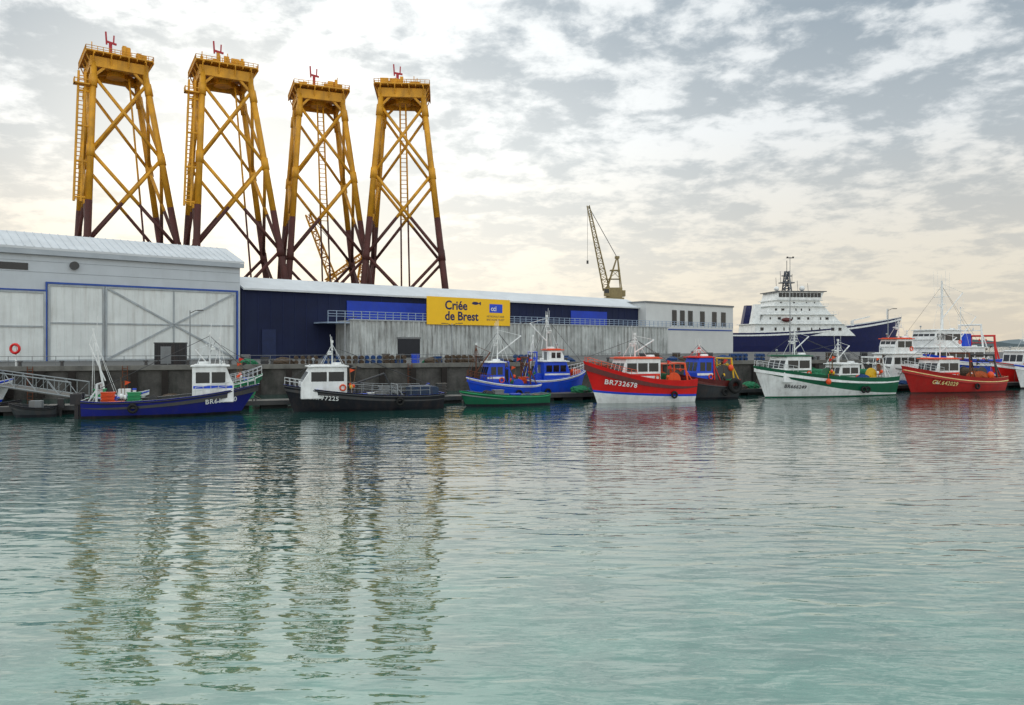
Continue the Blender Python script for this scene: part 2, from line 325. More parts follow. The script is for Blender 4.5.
# ---------------------------------------------------------------- jackets
def jacket(px,d,rel,dx,label,ladder,mid):
    az=math.atan(A(px)); rot=-az+math.radians(rel)
    e=thing('offshore_jacket_foundation',label,'lattice tower',(A(px)*d,d,QZ),rot,'steel offshore jackets standing on the quay')
    cr,sr=math.cos(-rot),math.sin(-rot)
    def ctr(z):
        o=dx*(1-(z-3.4)/77); return Vector((o*cr,o*sr,0))
    def cn(i,z):
        h=6.0+(74-z)*.098; sx,sy=((-1,-1),(1,-1),(1,1),(-1,1))[i]
        return ctr(z)+Vector((sx*h,sy*h,z-QZ))
    zt=40.5
    for i in range(4):
        m=M(); m.tube(cn(i,QZ),cn(i,zt),.90,.84,12,1); m.tube(cn(i,zt),cn(i,76),.82,.76,12,0)
        m.tube(cn(i,QZ),cn(i,6.4),1.6,1.6,12,1)
        for z in (30,53,71): m.tube(cn(i,z-1.5),cn(i,z+1.5),1.0,.97,12,0 if z>zt else 1)
        m.obj('leg',e,[jyel,jbrn],True)
    lv=[5.5,30,53,72.5]
    for k in range(3):
        for i in range(4):
            j=(i+1)%4; m=M()
            for a,bq in((i,j),(j,i)):
                p=cn(a,lv[k]);q=cn(bq,lv[k+1])
                if lv[k]<zt<lv[k+1]:
                    t=(zt-lv[k])/(lv[k+1]-lv[k]); mm=p.lerp(q,t); m.tube(p,mm,.44,n=8,m=1); m.tube(mm,q,.44,n=8,m=0)
                else: m.tube(p,q,.42,n=8,m=0 if lv[k]>=zt else 1)
            m.obj('cross_brace',e,[jyel,jbrn],True)
    T0=74.8-QZ; c=ctr(77); m=M(); h=6.7; g=6.0
    for sx,sy in((0,-1),(0,1)): m.box(c.x-h,c.x+h,c.y+sy*g-.55,c.y+sy*g+.55,T0,T0+2.5)
    for sx in(-1,1): m.box(c.x+sx*g-.55,c.x+sx*g+.55,c.y-g+.56,c.y+g-.56,T0+.02,T0+2.45)
    for sx in(-1,1):
        for sy in(-1,1):
            for ax in (0,1):
                p=Vector((c.x+sx*g,c.y+sy*g,T0-2.6)); q=p+Vector((-sx*2.8,0,2.9) if ax==0 else (0,-sy*2.8,2.9)); m.beam(p,q,.6,.6)
    m.obj('ring_girder',e,jyel)
    m=M(); m.tube((c.x,c.y,T0-.3),(c.x,c.y,T0+5.4),2.2,n=20)
    for sx in(-1,1):
        for sy in(-1,1): m.beam((c.x+sx*5.6,c.y+sy*5.6,T0+1.4),(c.x+sx*1.4,c.y+sy*1.4,T0+1.5),.8,1.4)
    m.obj('centre_column',e,jyel)
    m=M(); P=T0+3.3; hp=7.7; 
    m.box(c.x-hp,c.x+hp,c.y-hp,c.y+hp,P,P+.35)
    for i in range(9):
        x=c.x-hp+i*hp/4; m.beam((x,c.y-hp,P-.25),(x,c.y+hp,P-.25),.2,.5)
    for sx in(-1,1):
        for i in range(4): y=c.y-6+i*4; m.beam((c.x+sx*6.5,y,T0+.8),(c.x+sx*(hp-.1),y,P-.05),.25,.25)
    for sy in(-1,1):
        for i in range(4): x=c.x-6+i*4; m.beam((x,c.y+sy*6.5,T0+.8),(x,c.y+sy*(hp-.1),P-.05),.25,.25)
    m.obj('platform_deck',e,jyel)
    m=M()
    cs=[(c.x-hp,c.y-hp),(c.x+hp,c.y-hp),(c.x+hp,c.y+hp),(c.x-hp,c.y+hp)]
    for a,bq in zip(cs,cs[1:]+cs[:1]):
        for z in (.7,1.3): m.tube((a[0],a[1],P+z),(bq[0],bq[1],P+z),.08,n=4)
        for t in range(13):
            x=a[0]+(bq[0]-a[0])*t/12; y=a[1]+(bq[1]-a[1])*t/12; m.tube((x,y,P+.2),(x,y,P+1.3),.08,n=4)
    m.obj('railing',e,jyel)
    R_=random.Random(int(px))
    for _ in range(20):
        m=M(); x=c.x+R_.uniform(-6.8,5.5);y=c.y+R_.uniform(-7,5); m.box(x,x+R_.uniform(.6,2.6),y,y+R_.uniform(.5,1.6),P+.25,P+R_.uniform(.9,3.2)); m.obj('deck_equipment',e,jyel)
    for _ in range(7):
        m=M(); x=c.x+R_.uniform(-6.5,6);y=c.y+R_.uniform(-6.5,6); m.tube((x,y,P),(x,y,P+R_.uniform(2,4)),.12,n=5); m.obj('vent_pipe',e,jyel)
    m=M(); cx,cy=c.x-1.5,c.y-2; m.tube((cx,cy,P+.3),(cx,cy,P+4.6),.4,n=8); m.beam((cx-1.1,cy,P+5.0),(cx+1.4,cy,P+4.6),.45,.45); m.beam((cx-.9,cy,P+4.2),(cx-1.1,cy,P+7.4),.38,.38); m.beam((cx+.7,cy,P+4.7),(cx+.8,cy,P+6.8),.32,.32)
    m.obj('davit_crane',e,mat('crane_red',C(170,30,46),.5))
    if ladder:
        m=M()
        for z in range(30):
            za=40.5+z*1.08; p=cn(0,za)+Vector((-1.7,0,0)); m.tube(p,p+Vector((-1.5,0,0)),.12,n=4)
        a,bq=cn(0,40),cn(0,73)
        for o2 in(-1.7,-3.2): m.tube(a+Vector((o2,0,0)),bq+Vector((o2,0,0)),.28,n=6)
        for z in (41,50,59,68): p=cn(0,z); m.tube(p,p+Vector((-3.2,0,0)),.28,n=6)
        p=cn(0,69.5); m.box(p.x-4.2,p.x-.8,p.y-1.2,p.y+1.2,p.z,p.z+.3); m.box(p.x-4.2,p.x-4.0,p.y-1.2,p.y+1.2,p.z,p.z+1.4); m.box(p.x-4.2,p.x-.8,p.y-1.2,p.y-1.05,p.z+1.1,p.z+1.3)
        m.obj('boat_landing_ladder',e,jyel)
    m=M()
    for o2 in ((-.8,.8) if mid else (2.5,)):
        p=ctr(74)+Vector((o2,-3,74-QZ)); q=ctr(8)+Vector((o2*1.5,-6,8-QZ)); t=(74-zt)/66; mm=p.lerp(q,t); m.tube(p,mm,.24,n=6,m=0); m.tube(mm,q,.24,n=6,m=1)
    if mid:
        for i in range(26):
            z=72-i*1.25; m.tube(ctr(z)+Vector((-1,-3-(74-z)/66*3,z-QZ)),ctr(z)+Vector((1,-3-(74-z)/66*3,z-QZ)),.1,n=4)
    m.obj('cable_tube',e,[jyel,jbrn],True)
jacket(115,200,8,4.8,'yellow and brown steel offshore jacket with side ladder',True,False)
jacket(222,206,9,4.2,'yellow and brown steel offshore jacket with side ladder',True,False)
jacket(318,224,8,2.2,'yellow and brown steel offshore jacket with central tubes',False,True)
jacket(403,222,-3,1.3,'yellow and brown steel offshore jacket with central ladder',False,True)
# ---------------------------------------------------------------- cranes
cry=mat('crane_ochre',C(150,134,92),.6,0,.3,.5,.4)
d=235; e=thing('dock_crane','tan lattice boom dock crane standing behind the hall','crane',(A(613)*d,d,QZ),0)
m=M(); 
for x in(-3,3):
    for y in(-3,3): m.tube((x*1.4,y*1.4,0),(x*.6,y*.6,16),.4,n=6)
m.box(-3,3,-3,3,15.5,16.5); m.obj('portal',e,cry)
m=M(); m.box(-2.0,2.6,-2.0,2.0,16.6,19.6); m.box(-2.9,-1.2,-2.4,-.6,17,19.4); m.box(2.2,3.6,-1.6,1.6,17,18.8); m.obj('machine_house',e,cry)
m=M(); m.box(-2.95,-1.5,-2.45,-2.4,17.9,19.1); m.obj('window',e,glass)
m=M(); 
m.beam((-1.8,-1.5,19.6),(1.2,-.4,29),.3,.3);m.beam((-1.8,1.5,19.6),(1.2,.4,29),.3,.3);m.beam((2.4,-1.5,19.6),(1.4,-.4,29),.3,.3);m.beam((2.4,1.5,19.6),(1.4,.4,29),.3,.3); m.box(.6,1.9,-.7,.7,28.6,29.3); m.box(-.9,2.0,-1.2,1.2,24.8,25.1); m.box(-1.4,2.2,-1.2,1.2,22.2,22.4)
m.beam((-1.4,-1.2,22.4),(1.9,-1,25),.15,.15); m.beam((2.0,-1.2,22.4),(-.6,-1,25),.15,.15); m.obj('gantry_frame',e,cry)
m=M(); m.lattice((-2,0,19),(-7.6,0,44.8),1.9,.7,16,.13,.07); m.obj('boom',e,cry)
m=M()
for y in(-.3,.3): m.tube((1.2,y,29),(-7.5,y,44.6),.05,n=4)
m.tube((-7.8,0,44.6),(-7.8,0,28),.045,n=4); m.box(-8.1,-7.5,-.2,.2,27,28); m.obj('hoist_cable',e,dgrey)
d=250; e=thing('crawler_crane','yellow lattice boom crane working between jackets','crane',(A(357)*d,d,QZ),.25)
m=M(); m.box(-5,5,-4,4,0,3); m.obj('crawler_base',e,dgrey)
m=M(); m.box(-4,6,-3,3,3.1,8); m.obj('machine_house',e,yellow_p)
m=M(); m.lattice((-1,0,6),(-15.5,0,44),3.0,1.4,14,.25,.15); m.obj('boom',e,jyel)
m=M(); m.lattice((4,0,8),(-3,0,30),1.8,1,9,.2,.12); m.obj('back_mast',e,jyel)
m=M(); m.tube((-3,0,30),(-15.4,0,44),.1,n=4); m.tube((6,0,7),(-3,0,30),.1,n=4); m.obj('hoist_cable',e,dgrey)
d=262; e=thing('mobile_crane','small yellow lattice crane beside the jackets','crane',(A(352)*d,d,QZ),0)
m=M(); m.box(-4,4,-3,3,0,6); m.obj('machine_house',e,yellow_p)
m=M(); m.lattice((0,0,5),(4,0,33),2.6,1.2,11,.25,.15); m.lattice((4,0,33),(-9,0,24),1.8,.8,8,.2,.12); m.obj('boom',e,jyel)
# ---------------------------------------------------------------- boats
class Hull:
    def __init__(s,L,B,zs,zb,rake=1.2,tr=.78,kd=-.8,bp=2.4):
        s.L,s.B,s.zs,s.zb,s.rake,s.tr,s.kd,s.bp=L,B,zs,zb,rake,tr,kd,bp
    def plan(s,t):
        if t<.42: return s.tr+(1-s.tr)*(1-((.42-t)/.42)**2)
        return max(0,1-((t-.42)/.58)**s.bp)**.85
    def sheer(s,t): return s.zs+(s.zb-s.zs)*max(0,(t-.15)/.85)**2.0+ (.12*(1-t/.15)**2 if t<.15 else 0)
    def zk(s,t): return s.kd+(-.35*s.kd)*t**6
    def pt(s,t,z):
        sh=s.sheer(t);zk=s.zk(t);k=min(1,max(0,(z-zk)/(sh-zk))); e=.28+.75*t**3
        return ((t-.5)*s.L+s.rake*(k-1)*t**5, s.B/2*s.plan(t)*k**e)
    def solve(s,x,z):
        lo,hi=0.0,1.0
        for _ in range(30):
            t=(lo+hi)/2
            if s.pt(t,z)[0]<x: lo=t
            else: hi=t
        return s.pt(t,z)[1]
def build_hull(e,h,mats,bul,b1,b2,boot,deckmat,N_=26,rail=None,bz=None):
    ts=[1-(1-i/N_)**1.35 for i in range(N_+1)]; rows=[]
    m=M(); inn=[]
    for t in ts:
        sh=h.sheer(t);zk=h.zk(t)
        if bz:
            zb1=bz[0]+(bz[1]-bz[0])*t**bz[2]; zb2=zb1-bz[3]
        else: zb1=sh-b1; zb2=sh-b2
        zl=[zk,zk*.5,0,boot,boot+(zb2-boot)*.5,zb2,zb1,sh]
        if bz: zl=[zk,zk*.5,0,boot,zb2,zb1,zb1+(sh-zb1)*.5,sh]
        rows.append([(h.pt(t,z)[0],h.pt(t,z)[1],z) for z in zl])
        x,y=h.pt(t,sh); yi=max(0,y-.1); inn.append([(x-(.12 if t==1 else 0),yi,sh),(x-(.12 if t==1 else 0),max(0,yi-.02),sh-bul)])
    mi=[0,0,1,2,3,4,4] if bz else [0,0,1,2,2,3,4]
    for sd_ in(-1,1):
        for i in range(N_):
            for k in range(7):
                q=[rows[i][k],rows[i+1][k],rows[i+1][k+1],rows[i][k+1]]
                m.add([(a,sd_*b_,c) for a,b_,c in q],[(0,1,2,3) if sd_<0 else (3,2,1,0)],mi[k])
            q=[rows[i][7],rows[i+1][7],inn[i+1][0],inn[i][0]]; m.add([(a,sd_*b_,c) for a,b_,c in q],[(0,1,2,3)],5)
            q=[inn[i][0],inn[i+1][0],inn[i+1][1],inn[i][1]]; m.add([(a,sd_*b_,c) for a,b_,c in q],[(0,1,2,3)],6)
    for k in range(7):
        a,b_=rows[0][k],rows[0][k+1]; m.add([a,(a[0],-a[1],a[2]),(b_[0],-b_[1],b_[2]),b_],[(0,1,2,3)],mi[k])
    a=rows[0][7]; bq=inn[0]; m.add([(a[0]+.1,bq[1][1],a[2]),(a[0]+.1,-bq[1][1],a[2]),(a[0]+.1,-bq[1][1],a[2]-bul),(a[0]+.1,bq[1][1],a[2]-bul)],[(0,1,2,3)],6)
    m.add([a,(a[0],-a[1],a[2]),(a[0]+.1,-a[1],a[2]),(a[0]+.1,a[1],a[2])],[(0,1,2,3)],5)
    m.obj('hull',e,mats)
    m=M()
    for i in range(N_):
        p,q=inn[i][1],inn[i+1][1]; m.add([(p[0],-p[1],p[2]),(q[0],-q[1],q[2]),q,p],[(0,1,2,3)])
    m.obj('deck',e,deckmat)
    if rail is not None:
        for sd_ in(-1,1):
            m=M(); P=[]
            for t in ts:
                z=h.sheer(t)-(.16 if bz else b1); x,y=h.pt(t,z); P.append((x,sd_*(y+.03),z))
            m.path(P,.05,6)
            m.obj('rubbing_strake',e,rail)
def cabin(e,h,t0,t1,w,z0,hh,sl,mt,roofmt,ns=2,nf=3,wl=.52,wh=.84,band=None,name='wheelhouse',rs=0.0):
    x0=(t0-.5)*h.L; x1=(t1-.5)*h.L
    m=M(); m.prism([(x0,z0-.15),(x1,z0-.15),(x1,z0+hh*.45),(x1-sl,z0+hh),(x0+rs,z0+hh)],-w/2,w/2)
    c=m.obj(name,e,mt,bev=.06)
    m=M(); m.box(x0-.12+rs,x1-sl+.28,-w/2-.12,w/2+.12,z0+hh+.002,z0+hh+.1); m.box(x0+.1+rs,x1-sl,-w/2+.1,w/2-.1,z0+hh+.1,z0+hh+.17); m.obj('roof',c,roofmt,bev=.03)
    if band:
        for s_ in(-1,1): m=M(); m.box(x0+.08,x1-.08,min(s_*w/2,s_*(w/2+.012)),max(s_*w/2,s_*(w/2+.012)),z0+hh*.36,z0+hh*.44); m.obj('stripe',c,band)
    za,zb_=z0+hh*wl,z0+hh*wh
    xe=x1-sl*(zb_-z0-hh*.45)/(hh*.55)-.12; xs=x0+rs+.18; W_=(xe-xs)/ns
    for s_ in(-1,1):
        for i in range(ns):
            m=M(); y=s_*(w/2+.012); m.box(xs+i*W_+.07,xs+(i+1)*W_-.07,min(y,s_*w/2),max(y,s_*w/2),za,zb_); m.obj('window',c,glass)
    def fx(z): return x1-sl*max(0,(z-z0-hh*.45)/(hh*.55))+.014
    for i in range(nf):
        ya=-w/2+.1+i*(w-.2)/nf+.05; yb=-w/2+.1+(i+1)*(w-.2)/nf-.05
        m=M(); m.add([(fx(za),ya,za),(fx(za),yb,za),(fx(zb_),yb,zb_),(fx(zb_),ya,zb_)],[(0,1,2,3)]); m.obj('window',c,glass)
    m=M(); m.box(x0-.02,x0,-.35,.35,z0,z0+hh*.85); m.obj('door',c,grey)
    m=M(); zr=z0+hh+.17; m.tube((x0+.4,w*.28,zr),(x0+1.1,w*.28,zr),.2,n=10); m.obj('liferaft_canister',c,white,True)
    m=M(); m.tube((x1-sl-.3,-w*.25,zr),(x1-sl-.3,-w*.25,zr+.35),.03,n=5); m.ball((x1-sl-.3,-w*.25,zr+.42),.13,(1,1,1),8,6); m.obj('search_light',c,steel,True)
    m=M(); m.torus((x0+.35,w/2+.05,z0+hh*.3),.22,.06,'y',12,6); m.obj('lifebuoy',c,orange,True)
    return c
def mast(e,x,z,ht,mt,boom=0,radar=True,aerials=2,cross=.9,r=.07,lean=0):
    m=M(); top=(x+lean,0,z+ht); m.tube((x,0,z),top,r,r*.6,8)
    m.tube((x+lean*.7,-cross/2,z+ht*.7),(x+lean*.7,cross/2,z+ht*.7),.04,n=6); m.tube((x+lean*.85,-cross/3,z+ht*.85),(x+lean*.85,cross/3,z+ht*.85),.03,n=6)
    for s_ in(-1,1): m.tube((x+lean,0,z+ht*.95),(x-.9,s_*.7,z+.02),.018,n=4); m.tube((x+lean,0,z+ht*.95),(x+.9,s_*.7,z+.02),.018,n=4)
    mo=m.obj('mast',e,mt)
    if radar:
        m=M(); m.box(x+.05,x+.35,-.15,.15,z+ht*.5,z+ht*.5+.18); m.box(x+.14,x+.26,-.6,.6,z+ht*.5+.2,z+ht*.5+.32); m.obj('radar',mo,white)
    for i in range(aerials):
        m=M(); yy=(-.45+.9*i/max(1,aerials-1)); m.tube((x+lean*.7,yy*cross,z+ht*.7),(x+lean*.7+.1,yy*cross*1.1,z+ht*1.15+.7*random.random()),.018,n=4); m.obj('aerial',mo,white)
    m=M(); m.box(x+lean-.08,x+lean+.08,-.08,.08,z+ht,z+ht+.2); m.obj('navigation_light',mo,white)
    if boom:
        m=M(); m.tube((x,0,z+ht*.25),(x-boom,0,z+ht*.8),.06,n=6); m.tube((x+lean,0,z+ht*.97),(x-boom,0,z+ht*.8),.02,n=4); m.obj('boom',mo,mt)
def rails(e,h,t0,t1,ht,mt,n=8,both=True):
    for s_ in(-1,1):
        m=M(); P=[]
        for i in range(n+1):
            t=t0+(t1-t0)*i/n; z=h.sheer(t); x,y=h.pt(t,z); y=max(0,y-.06)
            m.tube((x,s_*y,z),(x,s_*y,z+ht),.022,n=5); P.append((x,s_*y,z+ht))
        m.path(P,.025,5); m.path([(a,b_,c-ht*.45) for a,b_,c in P],.018,5)
        m.obj('guard_rail',e,mt)
def gantry(e,x,w,z,ht,mt,lean=0,r=.08):
    m=M()
    for s_ in(-1,1): m.tube((x,s_*w/2,z),(x+lean,s_*w/2*.85,z+ht),r,n=8); m.tube((x-.8,s_*w/2,z),(x+lean,s_*w/2*.85,z+ht*.8),r*.7,n=6)
    m.tube((x+lean,-w/2*.9,z+ht),(x+lean,w/2*.9,z+ht),r,n=8); m.tube((x+lean*.8,-w/2*.87,z+ht*.75),(x+lean*.8,w/2*.87,z+ht*.75),r*.6,n=6)
    for y in(-.5,.5): m.tube((x+lean,y,z+ht),(x+lean,y,z+ht-.5),.02,n=4); m.tube((x+lean,y-.06,z+ht-.6),(x+lean,y+.06,z+ht-.6),.14,n=8)
    m.obj('stern_gantry',e,mt)
def stay(e,p,q):
    m=M(); m.tube(p,q,.018,n=4); m.obj('rigging_wire',e,dgrey)
def drum(e,x,z,w,r,mt,netm):
    m=M(); m.tube((x,-w/2,z+r),(x,w/2,z+r),r*.82,n=16,m=1)
    for s_ in(-1,1): m.tube((x,s_*w/2,z+r),(x,s_*(w/2+.08),z+r),r,n=18,m=0); m.beam((x-.4,s_*(w/2+.15),z-.1),(x,s_*(w/2+.15),z+r),.1,.12,0); m.beam((x+.4,s_*(w/2+.15),z-.1),(x,s_*(w/2+.15),z+r),.1,.12,0)
    m.obj('net_drum',e,[mt,netm])
def winch(e,x,z,mt):
    m=M(); m.box(x-.35,x+.35,-.6,.6,z-.05,z+.2); m.tube((x,-.5,z+.45),(x,.5,z+.45),.25,n=12)
    for y in(-.55,0,.5): m.tube((x,y,z+.45),(x,y+.06,z+.45),.38,n=12)
    m.obj('winch',e,mt)
def reg(e,h,txt,xc,zfun,size,mt):
    vs,fs=textgeo(txt,size,.018*size,sp=1.12)
    for s_ in(-1,1):
        m=M(); P=[]
        for a,b_,_ in vs:
            x=xc+(a if s_<0 else -a); z=zfun(x)+b_; P.append((x,s_*(h.solve(x,z)+.11),z))
        m.add(P,fs); m.obj('registration_lettering',e,mt)
BOATS=[]
def Ybl(px): return 66.4/(1-.375*A(px))
BA=math.atan(.375)
def boat(label,pl,pr,bow,B,zs,zb,mats,bul=.6,b1=.14,b2=.28,boot=.2,deckmat=None,back=0,rake=1.2,tr=.78,rail=None,name='fishing_boat',cat='fishing boat',ang=None,bz=None):
    a=BA if ang is None else ang; c,s=math.cos(a),math.sin(a)
    yl=Ybl(pl)+back; xl=A(pl)*yl; ar=A(pr); L_=(ar*yl-xl)/(c-ar*s)
    cx,cy=xl+c*L_/2,yl+s*L_/2; rz=a+(math.pi if bow=='L' else 0)
    e=thing(name,label,cat,(cx,cy,0),rz,'fishing boats moored along the pontoon')
    h=Hull(L_,B,zs,zb,rake,tr); build_hull(e,h,mats,bul,b1,b2,boot,deckmat or deckm,rail=rail,bz=bz)
    BOATS.append((e,h,cx,cy,rz,bul)); return e,h
def world(e,p):
    r=e.rotation_euler[2]; return (e.location[0]+p[0]*math.cos(r)-p[1]*math.sin(r),e.location[1]+p[0]*math.sin(r)+p[1]*math.cos(r),e.location[2]+p[2])
def netpile(e,p,s,mt,label='heaped fishing net lying on a boat deck',sc=(1.2,1,.6)):
    m=M(); m.ball((0,0,s*.3),s,sc,16,9,0,.13); m.ball((s*.7,s*.2,s*.15),s*.6,sc,12,7,0,.16); m.ball((-s*.6,-s*.2,s*.1),s*.55,sc,12,7,0,.16)
    o=m.obj('fishing_net',None,mt,loc=world(e,p) if e else p); return tag(o,label,'fishing net')
def fbox(e,p,mt,n=3,label='stack of plastic fish boxes on a boat deck'):
    m=M()
    for i in range(n):
        z=i*.28; m.prism([(-.4,z),(.4,z),(.46,z+.26),(-.46,z+.26)],-.28,.28,'y',0); m.box(-.49,.49,-.31,.31,z+.22,z+.265,0)
    o=m.obj('fish_box_stack',None,mt,loc=world(e,p) if e else p,rz=(e.rotation_euler[2] if e else .3)); return tag(o,label,'fish boxes')
def buoy(e,p,r,mt,label='round mooring buoy hanging over a boat side'):
    m=M(); m.ball((0,0,0),r,(1,1,1.15),12,8); m.tube((0,0,r),(0,0,r+.5),.025,n=5); o=m.obj('buoy_fender',None,mt,True,loc=world(e,p)); return tag(o,label,'fender')
def danbuoys(e,p,n=3):
    x,y,z=world(e,p)
    for i in range(n):
        dx,dy=random.uniform(-.25,.25),random.uniform(-.25,.25); tx=random.uniform(-.5,.5)
        ee=thing('marker_buoy','tall marker buoy pole with small flag on a boat deck','marker buoy',(x+dx,y+dy,z),0,'marker buoy poles')
        hgt=random.uniform(2.0,3.0)
        m=M(); m.tube((0,0,0),(tx,0,hgt),.022,n=5); m.obj('pole',ee,wood)
        m=M(); m.ball((tx*.4,0,hgt*.4),.14,(1,1,1.3),8,6); m.obj('float',ee,random.choice([orange,yellow_p,white]),True)
        m=M(); m.add([(tx,0,hgt),(tx,0,hgt-.35),(tx+.42,.05,hgt-.12)],[(0,1,2)]); m.obj('flag',ee,random.choice([black,red,orange,black]))
netg=mat('net_green',C(35,120,80),.9,0,.5,8,bump=.05); neto=mat('net_orange',C(170,80,35),.9,0,.5,8,bump=.05); netb=mat('net_blue',C(35,70,120),.9,0,.5,8,bump=.05); netbr=mat('net_brown',C(85,70,55),.9,0,.5,8,bump=.05)
def dz(h,b_,t): return h.sheer(t)-b_
def dress(e,h,bul,mastx,mastz,seed,t0=.08,t1=.45,camside=1):
    R_=random.Random(seed); stay(e,(mastx,0,mastz),(h.L*.47,0,h.sheer(.97)+.4)); stay(e,(mastx,0,mastz),(-h.L*.46,.4,h.sheer(.03)+.5)); stay(e,(mastx,0,mastz),(-h.L*.46,-.4,h.sheer(.03)+.5))
    for _ in range(2):
        t=R_.uniform(t0,t1); x=(t-.5)*h.L; fbox(e,(x,R_.uniform(-.9,.9)*h.B*.3,dz(h,bul,t)+.01),R_.choice([blue,lgreen,grey,orange,white]),R_.randint(2,4))
    t=R_.uniform(t0,t1); danbuoys(e,((t-.5)*h.L,camside*h.B*.28,dz(h,bul,t)),R_.randint(2,4))
    t=R_.uniform(t0,t1); netpile(e,((t-.5)*h.L,0,dz(h,bul,t)+.05),R_.uniform(.4,.6),R_.choice([netg,neto,netb,netbr]))
    m=M(); t=R_.uniform(.2,.38); y=h.pt(t,.9)[1]+.12
    m.torus((0,0,0),.26,.1,'y',12,6); tag(m.obj('tyre_fender',None,rubber,True,loc=world(e,((t-.5)*h.L,camside*y,.7)),rz=e.rotation_euler[2]),'black tyre fender hanging on a boat side','fender')
# 1 navy workboat
e,h=boat('navy blue workboat with white wheelhouse near its bow',84,260,'R',3.9,1.2,2.25,[maroon,black,navy,navy,navy,white,dgrey],.55,rake=1.8,rail=black)
z=dz(h,.55,.7); cabin(e,h,.60,.84,2.4,z,2.5,.55,white,white,2,3,band=blue); mast(e,(.70-.5)*h.L,z+2.6,2.3,alu,radar=True,aerials=3)
rails(e,h,.62,.97,.6,alu); gantry(e,-h.L*.42,2.6,.7,1.7,alu); winch(e,-1.5,.65,dgrey)
reg(e,h,'BR618780',3.2,lambda x:.84+max(0,x-2)*.07,.48,letterw)
fbox(e,(-2.8,.6,.62),lgreen,4); fbox(e,(-3.8,-.6,.62),orange,2); netpile(e,(-.3,.4,.65),.6,netg); dress(e,h,.55,2.4,z+4.8,1,camside=-1)
for y in(-.6,.6):
    m=M()
    m.box(-h.L/2-.75,-h.L/2-.05,y-.25,y+.25,1.0,1.75); m.box(-h.L/2-.5,-h.L/2-.25,y-.1,y+.1,-.4,1.0)
    m.obj('outboard_motor',e,black)
# 1b green boat behind
e,h=boat('green hulled fishing boat lying behind a navy workboat',196,263,'R',3.6,1.7,2.7,[maroon,black,lgreen,lgreen,lgreen,white,green],.5,back=8.5,rake=1.2,rail=white)
z=dz(h,.5,.4); rails(e,h,.45,.98,.7,alu)
mast(e,(.35-.5)*h.L,z,4.4,white,boom=2,aerials=3); dress(e,h,.5,-1.2,z+4.2,2,.5,.8,-1)
# 1c low white boat behind at left
e,h=boat('small white open motorboat with slanting mast behind workboats',92,150,'R',2.4,.9,1.4,[maroon,blue,white,blue,white,white,white],.4,back=9,rail=blue)
z=dz(h,.4,.5); mast(e,-1.2,.8,5.6,white,radar=False,aerials=1,lean=-.9,boom=1.2,r=.1); m=M(); m.box(-.2,.7,-.45,.45,z,z+.9); m.obj('console',e,white)
fbox(e,(-1.6,0,.7),lgreen,3)
# 2 black boat
e,h=boat('black workboat with white forward wheelhouse and open deck',283,439,'L',4.0,1.2,2.15,[maroon,black,black,black,black,blue,dgrey],.5,rake=1.0,rail=dgrey,tr=.9)
z=dz(h,.5,.75); cabin(e,h,.62,.90,2.5,z,2.3,.8,white,white,2,3); mast(e,(.70-.5)*h.L,z+2.3,1.9,alu,aerials=3); rails(e,h,.84,.99,.55,alu,5)
rails(e,h,.1,.6,.7,steel,8)
m=M(); m.box(-h.L*.47,-h.L*.30,-1.4,1.3,.62,1.75); m.box(-h.L*.46,-h.L*.31,-1.3,1.2,1.75,1.82); m.obj('deck_locker',e,mat('locker_blue',C(28,52,80),.6,0,.3,1,.4))
gantry(e,-h.L*.2,2.6,.7,1.3,steel,0,.05); m=M(); m.tube((.6,.6,.7),(.6,.6,2.2),.1,n=8); m.tube((.6,.6,2.2),(-1.6,.3,2.9),.08,n=8); m.tube((-1.6,.3,2.9),(-2.1,.2,1.9),.05,n=6); m.obj('hydraulic_crane',e,dgrey)
reg(e,h,'BR777225',3.3,lambda x:.84+max(0,x-2)*.07,.48,letterw); winch(e,1.6,.7,dgrey); fbox(e,(0,-1,.68),blue,2); fbox(e,(-1.2,.8,.68),grey,3)
dress(e,h,.5,2.2,z+3.8,3,.3,.6)
# 4a blue trawler behind
e,h=boat('blue fishing boat with rusty working gear',466,536,'L',3.6,1.5,2.3,[maroon,black,blue,white,blue,blue,blue],.5,back=6.5,rake=.9,rail=white)
z=dz(h,.5,.6); cabin(e,h,.50,.76,2.0,z,2.3,.35,blue,white,2,3,band=white); mast(e,(.56-.5)*h.L,z+2.3,3.2,white,boom=2.4,aerials=4); gantry(e,-h.L*.36,2.4,.9,3.1,rust,.2); gantry(e,-h.L*.05,2.4,1.0,2.6,blue,0,.06); rails(e,h,.7,.98,.6,rust)
mast(e,h.L*.36,1.8,3.4,rust,radar=False,aerials=0,boom=1.4)
drum(e,-h.L*.2,.9,1.4,.55,blue,netg); winch(e,1.9,1.1,rust); netpile(e,(-2.4,0,1.0),.5,netg); dress(e,h,.5,.4,z+5.2,4)
# 4b blue/white trawler behind
e,h=boat('mostly blue trawler with white upper wheelhouse and tall mast',524,586,'R',3.8,1.9,2.8,[maroon,black,blue,white,blue,white,blue],.5,back=8,rake=1.0,rail=white)
z=dz(h,.5,.5); cabin(e,h,.24,.66,2.4,z,2.0,.4,blue,white,3,3,band=white); cabin(e,h,.34,.58,1.8,z+2.12,1.0,.3,white,orange,2,3,.25,.8,name='upper_bridge'); mast(e,(.36-.5)*h.L,z+3.2,3.2,white,boom=1.8,aerials=4); rails(e,h,.68,.98,.7,white)
mast(e,-h.L*.42,1.2,4.8,white,radar=False,aerials=1,boom=0,lean=.4); gantry(e,-h.L*.38,2.6,1.3,3.2,blue,.1,.07); drum(e,-h.L*.32,1.3,1.4,.6,blue,netg); dress(e,h,.5,-.9,z+6.2,5,.05,.2,-1); winch(e,2.2,2.0,orange)
